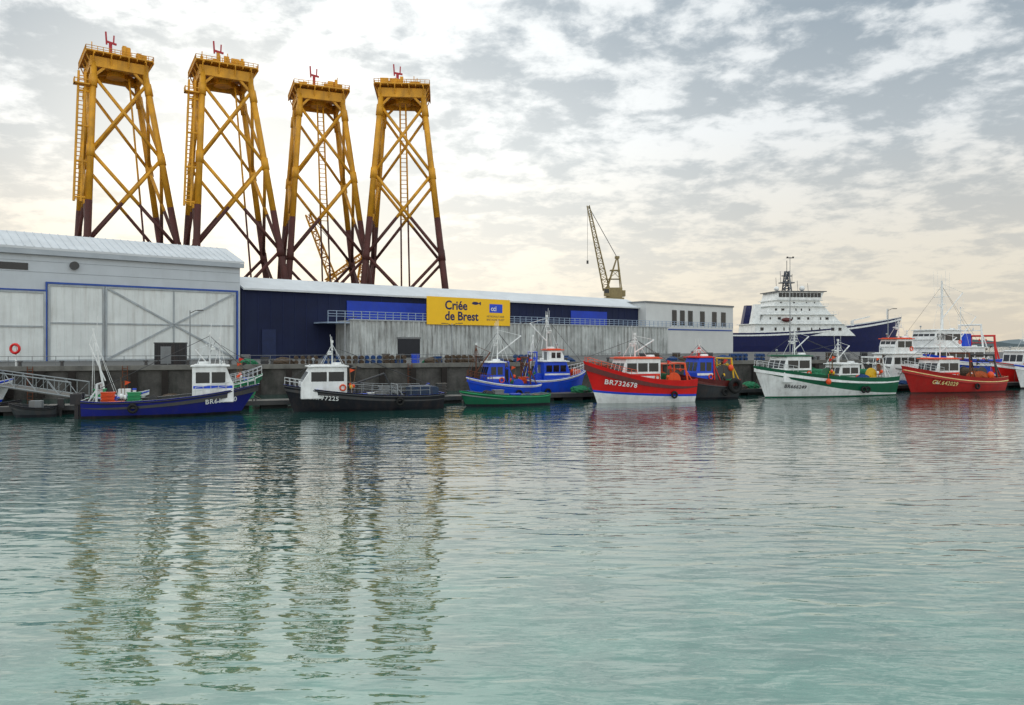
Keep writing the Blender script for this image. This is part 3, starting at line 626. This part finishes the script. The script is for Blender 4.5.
# 3 small green boat
e,h=boat('small dark green open boat',459,546,'L',2.6,.9,1.4,[maroon,black,green,green,green,lgreen,grey],.4,rake=.9,rail=lgreen)
winch(e,1.4,.5,dgrey); fbox(e,(-1,.2,.48),blue,2); netpile(e,(-2.2,0,.5),.45,netb); m=M(); m.box(.1,.9,-.4,.4,.5,1.3); m.box(.05,.95,-.45,.45,1.3,1.36); m.obj('console',e,grey)
m=M(); m.box(-h.L/2+.5,-h.L/2+.9,-.9,.9,.75,.83); m.obj('thwart',e,wood)
# 6 blue cabin boat with tyre behind red boat
e,h=boat('dark red and grey trawler with blue wheelhouse and net drum',674,730,'L',3.8,1.8,2.5,[black,black,dgrey,dgrey,maroon,red,maroon],.55,b1=.6,b2=.7,back=1.2,rake=1.0,rail=dgrey,tr=.92)
z=dz(h,.55,.5); cabin(e,h,.42,.72,2.2,z,2.6,.3,blue,red,2,3,band=white); mast(e,.4,z+2.5,1.2,red,aerials=3); gantry(e,-h.L*.42,2.8,1.3,2.6,yellow_p,.2,.08); gantry(e,-h.L*.08,2.6,1.4,2.6,red,0,.06)
drum(e,-h.L*.24,1.4,2.2,.95,dgrey,netg)
buoy(e,(-2.4,1.2,3.0),.28,orange); dress(e,h,.55,.4,z+3.9,6,.05,.25); netpile(e,(-2.2,.8,1.5),.6,netg)
m=M(); m.torus((0,0,0),.55,.22,'y'); o=m.obj('tyre_fender',None,rubber,True,loc=world(e,(-2.3,2.02,1.3)),rz=e.rotation_euler[2]); tag(o,'large black tyre fender hanging on a trawler side','fender')
# 5 red white blue
e,h=boat('red, white and blue trawler with white wheelhouse',583,688,'L',4.2,2.0,3.8,[white,white,white,blue,red,red,maroon],.75,boot=.16,back=-.6,rake=1.6,rail=None,bz=(.7,1.2,1.5,.2))
z=dz(h,.75,.5); cabin(e,h,.34,.70,2.5,z,2.4,.4,white,orange,3,3,band=red); mast(e,(.52-.5)*h.L,z+2.45,2.1,white,boom=2.0,aerials=4); rails(e,h,.60,.97,.45,orange,8)
gantry(e,-h.L*.42,2.9,1.3,2.2,orange,.3,.09); m=M(); m.box(-3.4,-1.8,-1.2,1.2,z+1.9,z+1.98); m.box(-3.3,-3.2,-1.1,-1,z,z+1.9); m.box(-3.3,-3.2,1,1.1,z,z+1.9); m.obj('awning',e,orange)
winch(e,3.4,2.3,orange); drum(e,-h.L*.3,1.3,2.0,.7,orange,netg); reg(e,h,'BR732678',2.4,lambda x:1.4+max(0,x-1)*.13,.6,letterw)
dress(e,h,.75,.2,z+4.2,7,.06,.3)
# 7 green/white
e,h=boat('long trawler with white bow and dark green stern, nets aboard',753,884,'L',4.6,1.9,3.2,[green,green,white,white,green,white,white],.6,boot=.12,back=.0,rake=1.7,rail=None,tr=.9,bz=(.28,2.6,1.8,.08))
z=dz(h,.6,.6); cabin(e,h,.64,.84,2.6,z,2.4,.4,white,green,2,3,band=green); mast(e,.2*h.L,z+2.4,2.5,white,boom=1.8,aerials=4); rails(e,h,.76,.98,.55,alu)
z2=dz(h,.6,.2); cabin(e,h,.26,.42,2.2,z2,1.9,.3,white,white,2,3,band=green); mast(e,-2.2,z2+1.9,2.4,white,boom=1.5,aerials=2)
gantry(e,-h.L*.42,3.2,1.4,2.5,white,.3); drum(e,-h.L*.33,1.35,2.0,.75,yellow_p,netg); drum(e,.2,1.5,1.8,.7,green,netg); netpile(e,(.9,.6,1.7),.8,netg); netpile(e,(-4.2,.9,1.5),.8,netb); netpile(e,(-.6,1,1.6),.7,netbr); reg(e,h,'BR666249',4.3,lambda x:.8+max(0,x-2)*.06,.48,black)
fbox(e,(-5.4,-1,1.4),green,4); buoy(e,(1.2,2.35,1.6),.26,orange); dress(e,h,.6,.2*h.L,z+4.6,8,.45,.6); dress(e,h,.6,-2.2,z2+4,18,.05,.2)
# 9 white boat behind
e,h=boat('white fishing boat with tall white wheelhouse',874,925,'L',4.0,2.2,3.0,[maroon,black,white,white,white,white,white],.6,back=9,rake=.8,rail=grey)
z=dz(h,.6,.5); cabin(e,h,.25,.85,2.9,z,2.4,.3,white,white,4,3,name='deckhouse'); cabin(e,h,.4,.75,2.4,z+2.55,1.6,.3,white,orange,2,3,.4,.85); mast(e,.2,z+4.2,2.2,white,aerials=4)
# 11 big blue trawler behind
e,h=boat('large blue and white trawler with tall mast and derricks',893,988,'L',6,3.2,4.6,[maroon,black,blue,white,blue,white,white],.9,b1=.5,b2=.7,back=22,rake=2,rail=white)
z=dz(h,.9,.4); cabin(e,h,.2,.72,4.6,z,2.4,.3,white,white,5,4,.45,.75,name='deckhouse'); cabin(e,h,.42,.7,3.8,z+2.55,2.2,.4,white,white,3,4,.4,.8)
mast(e,(.5-.5)*h.L,z+4.7,6.8,white,boom=4,aerials=5,cross=2.6,r=.2); gantry(e,-h.L*.30,4,z+2.4,3.2,white,0,.12); gantry(e,-h.L*.44,4.2,2.5,4.0,red,0,.14); mast(e,h.L*.36,3.8,3.2,white,radar=False,aerials=1); dress(e,h,.9,0,z+11,9,.05,.15); mast(e,-h.L*.2,z+2.4,5.5,white,boom=3,radar=False,aerials=2)
m=M(); m.beam((-5.5,-1,z+2.6),(-5.5,-1,z+4.4),1.2,1.2); m.obj('funnel',e,blue)
# 10 red trawler
e,h=boat('dark red trawler with pale stripe and white wheelhouse',901,995,'L',4.2,1.6,3.0,[maroon,maroon,brick,yellow_p,brick,cream,brick],.7,b1=.45,b2=.60,boot=.12,back=.4,rake=1.7,rail=cream)
z=dz(h,.7,.5); cabin(e,h,.50,.74,2.6,z,2.5,.4,white,orange,2,3,band=red); mast(e,(.6-.5)*h.L,z+2.5,3,white,boom=2.5,aerials=4); rails(e,h,.70,.98,.6,alu)
gantry(e,-h.L*.38,3.2,1.2,2.9,dgrey,.3,.1); gantry(e,-h.L*.1,3.0,1.3,3.0,rust,0,.08); drum(e,-h.L*.25,1.2,2.2,.8,dgrey,netbr); netpile(e,(-3,1,1.5),.9,neto); netpile(e,(-4.4,.5,1.3),.8,netbr); winch(e,0,1.3,red)
reg(e,h,'GV.642029',2.4,lambda x:.76+max(0,x-1)*.1,.6,cream); buoy(e,(-3.9,1.9,1.9),.35,orange,'orange buoy hanging on the red trawler'); dress(e,h,.7,1.2,z+5.4,10,.08,.4)
# 12 right edge boats
e,h=boat('grey and white fishing boat with red trim',990,1062,'L',4.4,2.2,3.2,[maroon,black,red,white,red,white,white],.6,back=9,rake=1.4,rail=grey)
z=dz(h,.6,.5); cabin(e,h,.3,.7,2.8,z,2.6,.3,white,white,3,3,band=red); mast(e,.2,z+2.6,2.6,white,aerials=3); gantry(e,-h.L*.3,3,1.8,3,white)
e,h=boat('white fishing boat with blue band',1014,1100,'L',4.4,1.8,3.0,[maroon,black,white,blue,white,white,white],.6,back=2.5,rake=1.4,rail=blue)
z=dz(h,.6,.5); cabin(e,h,.4,.75,2.6,z,2.4,.3,white,white,3,3); mast(e,.6,z+2.4,2.2,white,aerials=3)
# left edge dark tenders
for i,(pl,pr,bk) in enumerate(((-45,22,5),(8,58,2.0))):
    e,h=boat('low dark tender moored at a floating jetty',pl,pr,'L' if i else 'R',2.4,.7,1.05,[black,black,dgrey,dgrey,black,black,dgrey],.35,back=bk,rake=.6,rail=rubber,name='tender_boat',cat='boat')
    m=M(); m.box(-.6,.2,-.4,.4,.35,1.15); m.obj('console',e,grey); m=M(); m.box(-h.L/2-.4,-h.L/2,-.22,.22,.6,1.25); m.box(-h.L/2-.25,-h.L/2-.1,-.08,.08,-.3,.6); m.obj('outboard_motor',e,black)
e,h=boat('small white boat with blue trim moored by the gangway',-60,14,'R',2.8,1.5,2.2,[maroon,blue,white,blue,white,white,white],.4,back=17,rail=blue); z=dz(h,.4,.5); cabin(e,h,.45,.75,1.9,z,1.7,.4,white,blue,2,3); mast(e,0,z+1.7,1.8,white,radar=False)
# ---------------------------------------------------------------- pontoons
pm=mat('pontoon_deck',C(108,104,98),.85,0,.35,.8); fm_=mat('pontoon_float',C(38,40,40),.8,0,.4,1)
pd=Vector((math.cos(BA),math.sin(BA),0)); pn=Vector((-math.sin(BA),math.cos(BA),0))
base=Vector((0,66.4,0))+pn*3.6
for i in range(-5,9):
    s=i*12.; p=base+pd*s
    e=thing('floating_pontoon','grey floating pontoon section with dark floats','pontoon',(p.x,p.y,0),BA,'pontoon sections in a row')
    m=M(); m.box(.05,11.95,-.0,2.6,.45,.62); m.obj('deck',e,pm)
    for k in range(4): m=M(); m.box(.5+k*3,2.6+k*3,.15,2.45,-.4,.44); m.obj('float',e,fm_)
    m=M(); m.box(.02,11.98,-.1,-.005,.3,.66); m.obj('fender_strip',e,dgrey)
    if i%2==0:
        q=p+pn*2.9; m=M(); m.tube((0,0,-2),(0,0,2.9),.22,n=12); m.tube((0,0,2.9),(0,0,3.2),.22,.02,12)
        tag(m.obj('mooring_pile',None,[rust],True,loc=(q.x,q.y,0)),'rusty steel mooring pile beside pontoon','pile','mooring piles')
    for k in (3,9):
        q=p+pd*k+pn*.35; m=M(); m.tube((-.12,0,.0),(-.12,0,.18),.04,n=6); m.tube((.12,0,0),(.12,0,.18),.04,n=6); m.tube((-.28,0,.2),(.28,0,.2),.05,n=6)
        tag(m.obj('mooring_cleat',None,dgrey,loc=(q.x,q.y,.62),rz=BA),'dark mooring cleat on the pontoon','cleat','mooring cleats')
    if i%2:
        q=p+pd*6+pn*2.2; e2=thing('service_pedestal','slim white service pedestal on the pontoon','pedestal',(q.x,q.y,.62),BA,'service pedestals'); m=M(); m.box(-.12,.12,-.12,.12,0,1.0); m.obj('body',e2,white); m=M(); m.box(-.14,.14,-.14,.14,1.0,1.12); m.obj('cap',e2,blue)
rp=random.Random(11)
for i in range(20):
    q=base+pd*rp.uniform(-34,62)+pn*rp.uniform(1.2,2.0)
    if rp.random()<.4: fbox(None,(q.x,q.y,.625),rp.choice([blue,grey,lgreen,dgrey]),rp.randint(2,4),'stack of plastic fish boxes on the pontoon')
    else: netpile(None,(q.x,q.y,.62),rp.uniform(.4,.8),rp.choice([netg,netb,netbr,netbr]),'heaped fishing net on the pontoon')
for (e,h,cx,cy,rz,bul) in BOATS[:20]:
    for t in(.06,.9):
        sgn=1 if abs(rz-BA)<.01 else -1
        z=h.sheer(t); x,y=h.pt(t,z); p=Vector(world(e,(x,sgn*y,z)))
        pp=p-base; al=pp.dot(pd); ac=pp.dot(pn)
        if ac>.2: continue
        q=base+pd*(al+(1.5 if t>.5 else -1.5))+pn*.35; q.z=.75; mm=(p+q)/2; mm.z-=.15
        m=M(); m.path([p,mm,q],.025,5); tag(m.obj('mooring_rope',None,rope),'pale mooring rope tied to the pontoon','rope','mooring ropes')
# gangway truss (left)
gx0=Vector((A(-60)*76,76,2.2)); gx1=Vector((A(80)*63,63,1.0))
gmt=mat('gangway_metal',C(140,146,148),.5,.2,.2,3)
e=thing('gangway_bridge','pale grey lattice gangway bridge down to the jetty','gangway',(0,0,0))
dv=(gx1-gx0); sd_=Vector((-dv.y,dv.x,0)).normalized()*.75
for s_ in(-1,1):
    m=M(); a=gx0+sd_*s_; b_=gx1+sd_*s_; m.tube(a,b_,.06,n=6); m.tube(a+Vector((0,0,1.15)),b_+Vector((0,0,1.15)),.06,n=6)
    for i in range(15):
        p=a.lerp(b_,i/14); m.tube(p,p+Vector((0,0,1.15)),.035,n=5)
        if i<14:
            q=a.lerp(b_,(i+1)/14); m.tube(p if i%2 else p+Vector((0,0,1.15)),q+Vector((0,0,1.15)) if i%2 else q,.03,n=5)
    m.obj('lattice_rail',e,gmt)
m=M(); vs=[gx0+sd_,gx1+sd_,gx1-sd_,gx0-sd_]; m.add(vs+[v_+Vector((0,0,-.12)) for v_ in vs],[(0,1,2,3),(7,6,5,4),(0,4,5,1),(1,5,6,2),(2,6,7,3),(3,7,4,0)]); m.obj('walkway',e,pm)
# ---------------------------------------------------------------- quay furniture
def qp(px,off):
    a=A(px); Y=(90+off)/(1-.36*a); return a*Y,Y
def lamp(px,off,ht,two=True,r=.1):
    x,y=qp(px,off); e=thing('street_lamp','grey steel lamp post with lamp arms on the quay','street lamp',(x,y,QZ),0,'lamp posts on the quay')
    m=M(); m.tube((0,0,0),(0,0,ht),r,r*.6,8); m.tube((0,0,0),(0,0,.5),r*1.6,n=8); m.obj('post',e,steel)
    for s_ in((-1,1) if two else (1,)):
        m=M(); m.path([(0,0,ht-.3),(s_*.6,0,ht),(s_*1.0,0,ht)],.04); m.box(min(s_*.8,s_*1.4),max(s_*.8,s_*1.4),-.12,.12,ht-.04,ht+.06); m.obj('lamp_head',e,dgrey)
lamp(190,6,5.9,False); lamp(521,12,5.2,False); lamp(888,12,8.0,False); lamp(452,14,5); lamp(345,10,5.5,False)
x,y=A(790)*190,190.; e=thing('floodlight_mast','tall grey floodlight mast near the ship berth','light mast',(x,y,QZ))
m=M(); m.tube((0,0,0),(0,0,24.0),.16,.07,10); m.obj('post',e,steel); m=M(); m.box(-.9,.9,-.12,.12,23.6,23.8); 
for i in(-1,1): m.box(i*.7-.2,i*.7+.2,-.3,-.12,23.7,24.0)
m.obj('floodlight',e,dgrey)
for i in range(24):
    px=20+i*42; x,y=qp(px,.3); m=M(); m.tube((0,0,0),(0,0,.35),.16,.13,10); m.tube((0,0,.35),(0,0,.5),.24,.22,10); tag(m.obj('mooring_bollard',None,dgrey,loc=(x,y,QZ+.12)),'dark iron bollard on the quay edge','bollard','quay bollards')
for i in range(9):
    px=30+i*95; x,y=qp(px,-.45); m=M()
    for s_ in(-.22,.22): m.tube((s_,0,-.2),(s_,0,QZ+.1),.04,n=5)
    for k in range(10): m.tube((-.22,0,k*.32),(.22,0,k*.32),.03,n=5)
    tag(m.obj('quay_ladder',None,rust,loc=(x,y,0),rz=qa),'rusty steel ladder fixed to the quay wall','ladder','quay ladders')
for i in range(30):
    px=10+i*31; x,y=qp(px,-.35); m=M(); m.box(-.3,.3,-.25,.1,.2,QZ-.4); tag(m.obj('timber_fender',None,mat('tar_wood',C(38,32,28),.9),loc=(x,y,0),rz=qa),'dark timber fender on the quay wall','fender','quay wall fenders')
x,y=qp(171,4); e=thing('storage_container','dark steel storage container standing on the quay','container',(x,y,QZ),qa)
m=M(); m.box(-1.5,1.5,-1.2,1.2,.1,2.3)
for i in range(12): xx=-1.4+i*.25; m.box(xx-.05,xx+.05,-1.25,-1.2,.25,2.2)
m.obj('body',e,black); m=M(); m.box(-1.55,1.55,-1.27,1.27,2.3,2.42); m.obj('roof',e,dgrey); m=M(); m.box(-.9,.1,-1.29,-1.26,.2,2.0); m.obj('door',e,grey)
e=thing('quay_railing','thin galvanised safety railing along the quay edge','railing',(0,yq(0),QZ),qa)
m=M()
for i in range(70):
    x=-75+i*2.; m.tube((x,1,.0),(x,1,1.05),.03,n=5)
for z in(.55,1.05): m.tube((-75,1,z),(63,1,z),.025,n=5)
m.obj('rail',e,grey)
rr=random.Random(3)
for i in range(26):
    px=rr.uniform(235,930); x,y=qp(px,rr.uniform(2,7)); fbox(None,(x,y,QZ),rr.choice([netb,grey,grey,dgrey,dgrey,dgrey,netbr,blue]),rr.randint(2,4),'stack of plastic fish boxes on the quay')['group']='fish box stacks on the quay'
for i in range(18):
    px=rr.uniform(240,950); x,y=qp(px,rr.uniform(1.6,5)); netpile(None,(x,y,QZ),rr.uniform(.5,.9),rr.choice([netg,netbr,netbr,netbr,netb,netbr]),'heaped fishing net on the quay')
for i in range(12):
    px=rr.uniform(240,900); x,y=qp(px,rr.uniform(1.6,4)); m=M()
    for a in range(rr.randint(2,4)):
        for b_ in range(2): m.tube((a*.7,0,b_*.5+.24),(a*.7,.8,b_*.5+.24),.24,n=8)
    tag(m.obj('lobster_pot_stack',None,netbr if i%2 else netb,loc=(x,y,QZ),rz=qa),'stacked dark lobster pots on the quay','lobster pots')
x,y=qp(16,1.2); e=thing('lifebuoy_station','red and white lifebuoy on a white post','lifebuoy stand',(x,y,QZ)); m=M(); m.box(-.06,.06,-.06,.06,0,2.2); m.obj('post',e,white); m=M(); m.torus((0,-.15,1.8),.42,.13,'y'); m.obj('lifebuoy',e,red,True)
# ---------------------------------------------------------------- big ship
d=290; e=thing('offshore_tug','large white and navy ocean tug moored beyond the quay','ship',(A(802)*d,d,0),math.radians(6))
nv=paint(14,22,80,.1); smast=paint(84,90,98,.1)
h=Hull(80,16,9.6,16.0,6,.95,-4); build_hull(e,h,[maroon,navy,nv,nv,nv,white,white],1.2,.5,.7,.6,deckm,rail=nv)
sw_=paint(238,240,238,.08)
def tier(x0,x1,w,z0,z1,nw,slf=1.0,nm='deckhouse',ov=.8,sa=0.0):
    m=M(); m.prism([(x0,z0),(x1,z0),(x1-slf,z1),(x0+sa,z1)],-w/2,w/2); t=m.obj(nm,e,sw_)
    m=M(); m.box(x0-.8+sa,x1-slf+1.0,-w/2-ov,w/2+ov,z1+.01,z1+.25); m.obj('deck_edge',t,sw_)
    m=M(); yy=-w/2-ov+.05
    for i in range(int((x1-x0)/2)): xx=x0+sa+i*2; m.tube((xx,yy,z1+.25),(xx,yy,z1+1.2),.05,n=4)
    for z in(.75,1.2): m.tube((x0+sa-.4,yy,z1+z),(x1-slf+.8,yy,z1+z),.05,n=4)
    m.obj('guard_rail',t,white)
    xx=x0+1.8+sa; R_=random.Random(nw)
    while xx<x1-slf-2:
        wd=R_.choice([.5,.5,.8,1.2]); m=M(); m.box(xx,xx+wd,-w/2-.05,-w/2,z0+(z1-z0)*.45,z0+(z1-z0)*.72); m.obj('window',t,glass); xx+=wd+R_.choice([1.6,2.6,4.2])
tier(-22,17,15,8.6,12.8,9,4.5,sa=.5); tier(-19,12,14.2,13.1,16.3,10,3.4,sa=1.2); tier(-16.5,8,13.2,16.6,19.4,7,2.6,sa=1.0); tier(-14,5,12.4,19.7,21.6,5,1.4,sa=.6)
m=M(); m.prism([(-13,21.9),(3.6,21.9),(5.0,24.8),(-12.2,24.8)],-7,7); br=m.obj('bridge',e,sw_)
for i in range(12):
    m=M(); x=-12.4+i*1.36; m.box(x,x+1.18,-7.08,-7.0,22.8,24.4); m.obj('window',br,glass)
m=M(); m.box(-13.2,5.8,-7.6,7.6,24.81,25.1); m.obj('roof',br,smast)
m=M(); m.lattice((-6,0,25.1),(-6,0,33),2.6,1.1,6,.24,.14); m.box(-8.6,-3.6,-1.5,1.5,28.4,28.8); m.box(-8,-4.2,-.3,.3,31.0,31.4); m.tube((-6,0,33),(-6,0,37),.12,n=5); m.tube((-8.4,0,28.6),(-8.6,0,33.0),.09,n=4); m.tube((-4,0,28.6),(-3.9,0,32),.09,n=4)
m.obj('mast',e,smast)
for p in ((-10,30.5),(-1.6,29.5),(2.5,28.5)): m=M(); m.tube((p[0],0,25.1),(p[0]-.3,0,p[1]),.08,n=4); m.obj('aerial',e,smast)
for p,r in (((-1,-2,26.4),1.0),((-11,-2,26.2),.9)):
    m=M(); m.ball(p,r); m.obj('radar_dome',e,white,True)
for y in(-4,4): m=M(); m.prism([(-22,12.9),(-18.9,12.9),(-18.4,20.2),(-20.6,20.2)],y-1.2,y+1.2); m.obj('funnel',e,nv if y>0 else sw_)
m=M(); m.ball((-10,-8.3,14.4),.8,(2.6,1,1),12,8); m.obj('rescue_boat',e,maroon,True)
m=M(); m.beam((20,0,11),(20,0,14.5),.8,.8); m.beam((20,0,14.5),(27,0,16),.4,.4); m.obj('deck_crane',e,sw_)
m=M(); m.tube((34,0,13.5),(34,0,19),.18); m.obj('fore_mast',e,sw_)
